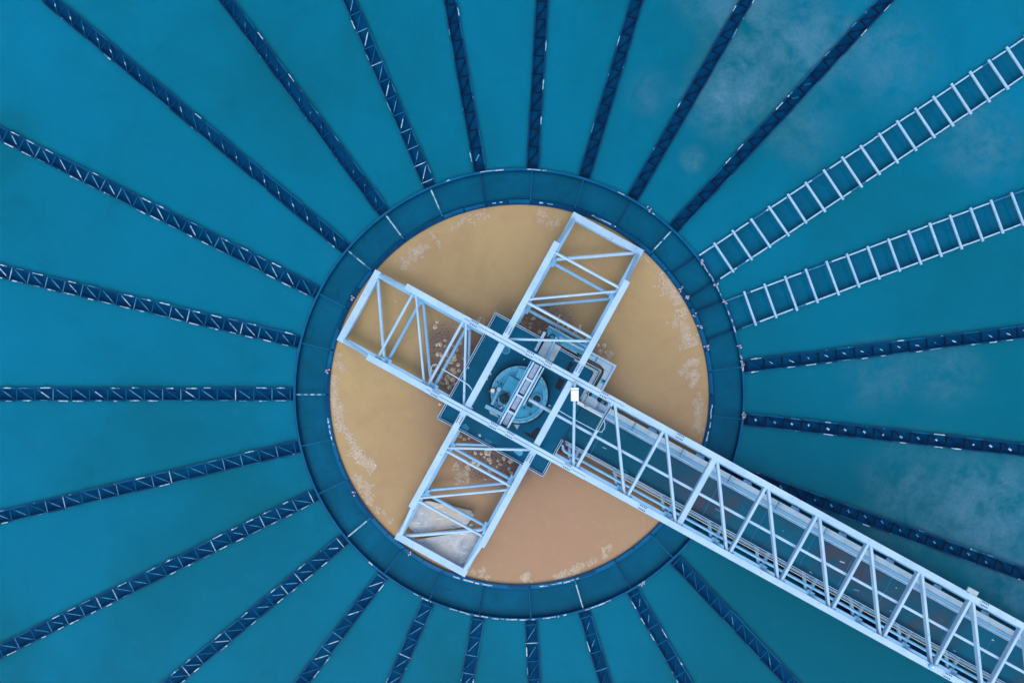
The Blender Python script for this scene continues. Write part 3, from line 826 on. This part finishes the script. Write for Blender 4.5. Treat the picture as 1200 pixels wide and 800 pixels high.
# conduits
def px_path(pts): return [(*xy(px,py,z),z) for px,py,z in pts]
zc=ZT+.02
tag(obj('conduit',MB().tube(px_path([(518,432,zc),(530,439,zc),(543,447,zc),(549,451,zc),(553,456,zc-.05),(554,460,zc-.3),(552,464,zc-.8)]),.016,8),M['steel']),'thin white conduit bending down left of the round drive','conduit')
tag(obj('conduit',MB().tube(px_path([(515,430,zc),(512,427,zc),(508,427,zc-.05),(505.5,430,zc-.05),(505,435,zc-.1),(506,441,zc-.3)]),.012,8),M['pale']),'small pale hose loop beside the tubes of the left bridge end','hose')
tag(obj('conduit',MB().tube(px_path([(654,480,zc),(668,488.5,zc),(684,497,zc),(697,504,zc),(700,505,zc)]),.011,8),M['steel']),'thin white cable running from the cross beam to the next strut','cable')
tag(obj('cable_loop',MB().tube(px_path([(701,505,zc),(705,506,zc),(708,502,zc),(709,497,zc),(708,492,zc)]),.012,8),M['pale']),'small hanging loop of pale cable on a strut right of the white box','cable')
tag(obj('conduit',MB().tube(px_path([(700,504,zc+.1),(707,491,zc+.1),(716,476,zc+.1)]),.014,8),M['dark']),'dark cable strapped along the strut right of the white box','cable')
# bracket lamp on the upper chord
fl=thing('chord_lamp','grey flat lamp head fixed to the upper bridge chord near the right edge','lamp',(0,0,0),RB)
u,v=loc_uv(1139.5,692.5,ZT+.25)
obj('head',MB().box((u,v,ZT+.25),(.30,.12,.05)),M['grey'],fl); obj('stem',MB().bar((u,v-.05,ZT+.10),(u,v-.05,ZT+.23),.06,.06),M['steel2'],fl)
u,v=loc_uv(1093,781,ZT+.2)
fl=thing('chord_clamp','round clamp fitting on the lower bridge chord near the bottom edge','clamp',(0,0,0),RB)
obj('body',MB().cyl((u,v),.08,ZT+.10,ZT+.2,16,0,.02),M['steel2'],fl); obj('bolt_head',MB().cyl((u,v),.03,ZT+.2,ZT+.23,6),M['white'],fl)

# grey sheets over the end bay of the lower arm
def sheet(pts,z,label):
    po=[xy(px,py,z) for px,py in pts]
    a=sum(po[i][0]*po[(i+1)%len(po)][1]-po[(i+1)%len(po)][0]*po[i][1] for i in range(len(po)))
    if a<0: po=po[::-1]
    return tag(obj('cover_sheet',MB().prism(po,z-.012,z),M['plate']),label,'sheet','sheets on the lower truss arm')
zz=.17
sheet([(491,591),(477,616),(486,624),(545,617),(556,603),(552,598),(504,587),(499,587)],zz,'worn grey sheet in the lower truss arm, on the inner side of its tube')
sheet([(474,634),(541,672),(563,629),(551,622)],zz,'worn grey triangular sheet at the outer end of the lower truss arm')
st=thing('sheet_clip','row of small blue clips holding the grey sheets beside the tube','clip')
for px,py in ((487,622),(531,618),(552,615),(483,631)):
    x,y=xy(px,py,zz+.03); obj('clip',MB().box((x,y,zz+.03),(.09,.06,.05),.15),M['steel2'],st)

# ---------------------------------------------------------------- foam
rf=random.Random(11)
def dome(mb,x,y,r,h,mi=0,n=7,rot=0.,el=1.):
    vs=[];
    jit=[1+rf.uniform(-.22,.22) for _ in range(n)]
    for q,zz_ in ((1.0,0.0),(.72,.7)):
        for k in range(n):
            a=2*pi*k/n; ex=cos(a)*r*q*jit[k]*el; ey=sin(a)*r*q*jit[k]/el
            vs.append((x+ex*cos(rot)-ey*sin(rot),y+ex*sin(rot)+ey*cos(rot),.002+h*zz_))
    vs.append((x,y,.002+h))
    fs=[(k,(k+1)%n,n+(k+1)%n,n+k) for k in range(n)]+[(n+k,n+(k+1)%n,2*n) for k in range(n)]
    mb.add(vs,fs,mi,True)
fm=MB()
def strand(pts,w,cnt,big=.02):
    """bubbles scattered along a drifting line of foam"""
    seg=[]
    for a,b in zip(pts[:-1],pts[1:]): seg.append(sqrt((a[0]-b[0])**2+(a[1]-b[1])**2))
    tot=sum(seg)
    cl=[(rf.random(),rf.gauss(0,.5),rf.uniform(.3,1)) for _ in range(max(4,int(tot/4)))]
    for _ in range(cnt):
        c=rf.choice(cl); d=min(.999,max(0,c[0]+rf.gauss(0,.085)))*tot; i=0
        while d>seg[i]: d-=seg[i]; i+=1
        f=d/seg[i]; px=pts[i][0]+(pts[i+1][0]-pts[i][0])*f; py=pts[i][1]+(pts[i+1][1]-pts[i][1])*f
        dx,dy=(pts[i+1][0]-pts[i][0])/seg[i],(pts[i+1][1]-pts[i][1])/seg[i]
        o_=c[1]*w*.5+rf.gauss(0,w*.2)
        x,y=xy(px-dy*o_,py+dx*o_)
        if x*x+y*y>(RI-.03)**2: continue
        if rf.random()<.10:
            dome(fm,x,y,rf.uniform(.025,.055),.004,2,8,rf.random()*3,rf.uniform(1,1.5))
        r=rf.uniform(.4,1)**2*big*.82
        dome(fm,x,y,r,r*.5,1 if rf.random()<.035 else 0,5,rf.random()*3)
for pts,w,cnt,big in (
  ([(468,312),(490,298),(512,280)],13,600,.018),([(528,264),(560,254),(572,250)],9,260,.018),([(630,249),(660,262)],14,260,.018),
  ([(752,299),(770,316),(783,335),(797,355)],12,950,.022),([(798,362),(806,385),(812,405)],15,900,.022),([(812,415),(816,440)],18,700,.022),
  ([(806,440),(818,448)],14,420,.022),([(819,460),(818,490),(822,510)],9,520,.02),([(822,515),(812,540)],7,150,.018),
  ([(391,440),(393,470),(398,500)],10,700,.022),([(396,495),(408,515),(420,530),(432,545),(438,549)],12,1000,.024),([(412,560),(440,585)],16,420,.018),
  ([(440,590),(460,610)],10,120,.016),([(393,415),(399,432),(400,440)],12,160,.016),
  ([(553,668),(575,676)],14,260,.018),([(606,680),(626,676)],12,420,.022),([(648,678),(672,670),(690,660),(700,655)],10,620,.022),([(705,650),(722,640)],10,200,.018),
  ([(532,546),(552,560)],20,420,.020),([(508,395),(522,420),(520,450)],24,240,.016),([(560,380),(575,372)],14,120,.016),([(703,408),(715,418)],14,160,.016),
  ([(560,540),(600,556)],22,90,.016),([(600,375),(660,385)],16,200,.016),([(530,415),(526,450)],20,90,.018),([(465,345),(458,350)],8,60,.012)):
    strand(pts,w,int(cnt*(1.9 if pts[0][0]<445 and pts[0][1]>400 else 1.15)),big)
o=obj('foam',fm,[M['foam'],M['foamw'],M['foaml']]); o['kind']='stuff'
o['label']='fine foam drifting along the rim of the brown feed well'; o['category']='foam'

def clump(px,py,rp,label,group,el=1.):
    x,y=xy(px,py); r=rp*.84/PXM
    m=MB(); dome(m,x,y,r,r*.35,0,12,rf.random()*3,el)
    dome(m,x+rf.uniform(-.2,.2)*r,y+rf.uniform(-.2,.2)*r,r*.55,r*.44,1,9,rf.random()*3,el)
    for i in range(rf.randint(0,3)):
        a=rf.random()*6.28; dome(m,x+cos(a)*r*1.05,y+sin(a)*r*1.05,r*rf.uniform(.15,.38),r*.25,0,6)
    tag(obj('foam_clump',m,[M['clump'],M['clumpc']]),label,'foam clump',group)
for p in ((512,377,2.6),(510,383,3.2),(512,404,2.2),(516,403.5,2.8),(513,415,3),(517,416.5,2.3),(535,409,2.8),(532,417,3),(533.5,421,2.5),(529,424,3),(537,427,2.8),(530,433,2.6),(538,434,2.3),(522,444.5,2),(524,448.5,2.6),(530.5,445,2.9),(526.5,454,3),(515,446,2.4),(540,402,2.2),(507,435,2.4),(509,428,2)):
    clump(*p,'cream foam clump floating left of the platform between the bridge tubes','foam clumps left of the platform')
for p in ((561,377,2.4),(563,373,1.6)): clump(*p,'cream foam clump against the upper bridge chord near the platform corner','foam clumps at the upper chord')
for p in ((625,373,2.6),(610,377.5,2.),(621,384,2.2),(632,389,2.8),(654,385,3.2,1.4),(656,377,3.,1.3),(665,384.5,2.6,1.3),(680,383,3.0,1.3),(674,390,2.4)):
    clump(*p[:3],'cream foam clump floating between platform and tubes of the upper truss arm','foam clumps above the platform',*(p[3:] or ()))
for p in ((700.5,404.5,2.4),(708,404.5,2.8),(702.5,411,2.),(709.5,413,1.5),(716,413,1.4)): clump(*p,'small cream foam clump on open brown water right of the upper truss arm','foam clumps right of the upper arm')
for p in ((539,510,3.4),(544,514,2.4),(557,530.5,2.8),(572,530,4.6),(573,538,3),(575,541.5,2.4),(564,531,2.4),(590.5,537,2.9),(598,540,3.2),(582,546.5,1.6),(583.5,539.5,1.8),(596.5,549,2),(599.5,554,2.5),(555.5,540.5,3.2),(560,544,2.6),(568,535,1.8),(550,513,2)):
    clump(*p,'cream foam clump floating below the platform under the lower truss arm','foam clumps below the platform')
clump(516,473,2.6,'lone cream foam clump at the left corner of the platform','foam clumps at the left corner')

# ---------------------------------------------------------------- camera, light, sky
sc=bpy.context.scene
cam=bpy.data.cameras.new('camera'); co=bpy.data.objects.new('camera',cam); C.objects.link(co)
co.location=(0,0,H); co.rotation_euler=(0,0,0)
cam.sensor_width=36; cam.lens=36*H*PXM/1200
cam.shift_x=-(CX-600)/1200; cam.shift_y=(CY-400)/1200
cam.clip_end=1500
sc.camera=co
SE,SA=40,-105     # sun elevation, azimuth (deg, counter-clockwise from +x)
w=bpy.data.worlds.new('World'); sc.world=w; w.use_nodes=True
nt=w.node_tree; bg=nt.nodes['Background']; sky=nt.nodes.new('ShaderNodeTexSky')
sky.sky_type='NISHITA'; sky.sun_disc=False; sky.sun_elevation=radians(SE); sky.sun_rotation=radians(90-SA)
sky.air_density=1.0; sky.dust_density=1.0; sky.ozone_density=1.0
# overcast: the cloud cover is brighter overhead than near the horizon
tc=nt.nodes.new('ShaderNodeTexCoord'); sx=nt.nodes.new('ShaderNodeSeparateXYZ'); L(nt,tc.outputs['Generated'],sx.inputs[0])
mr=nt.nodes.new('ShaderNodeMapRange'); L(nt,sx.outputs[2],mr.inputs[0]); mr.inputs[1].default_value=0; mr.inputs[2].default_value=1; mr.inputs[3].default_value=.06; mr.inputs[4].default_value=2.05
vm=nt.nodes.new('ShaderNodeVectorMath'); vm.operation='SCALE'; hs=nt.nodes.new('ShaderNodeHueSaturation'); hs.inputs['Saturation'].default_value=.45; L(nt,sky.outputs[0],hs.inputs['Color']); L(nt,hs.outputs[0],vm.inputs[0]); L(nt,mr.outputs[0],vm.inputs['Scale'])
nt.links.new(vm.outputs[0],bg.inputs[0]); bg.inputs[1].default_value=.13
sun=bpy.data.lights.new('sun','SUN'); so=bpy.data.objects.new('sun',sun); C.objects.link(so)
sun.energy=.55; sun.angle=radians(40); sun.color=(1,.97,.93)
d=Vector((cos(radians(SA))*cos(radians(SE)),sin(radians(SA))*cos(radians(SE)),sin(radians(SE))))
so.rotation_euler=(-d).to_track_quat('-Z','Y').to_euler(); so.location=(0,0,30)
vs=sc.view_settings
sc.display_settings.display_device='sRGB'; vs.view_transform='Standard'; vs.look='None'; vs.gamma=1; vs.use_curve_mapping=False
vs.exposure=.86
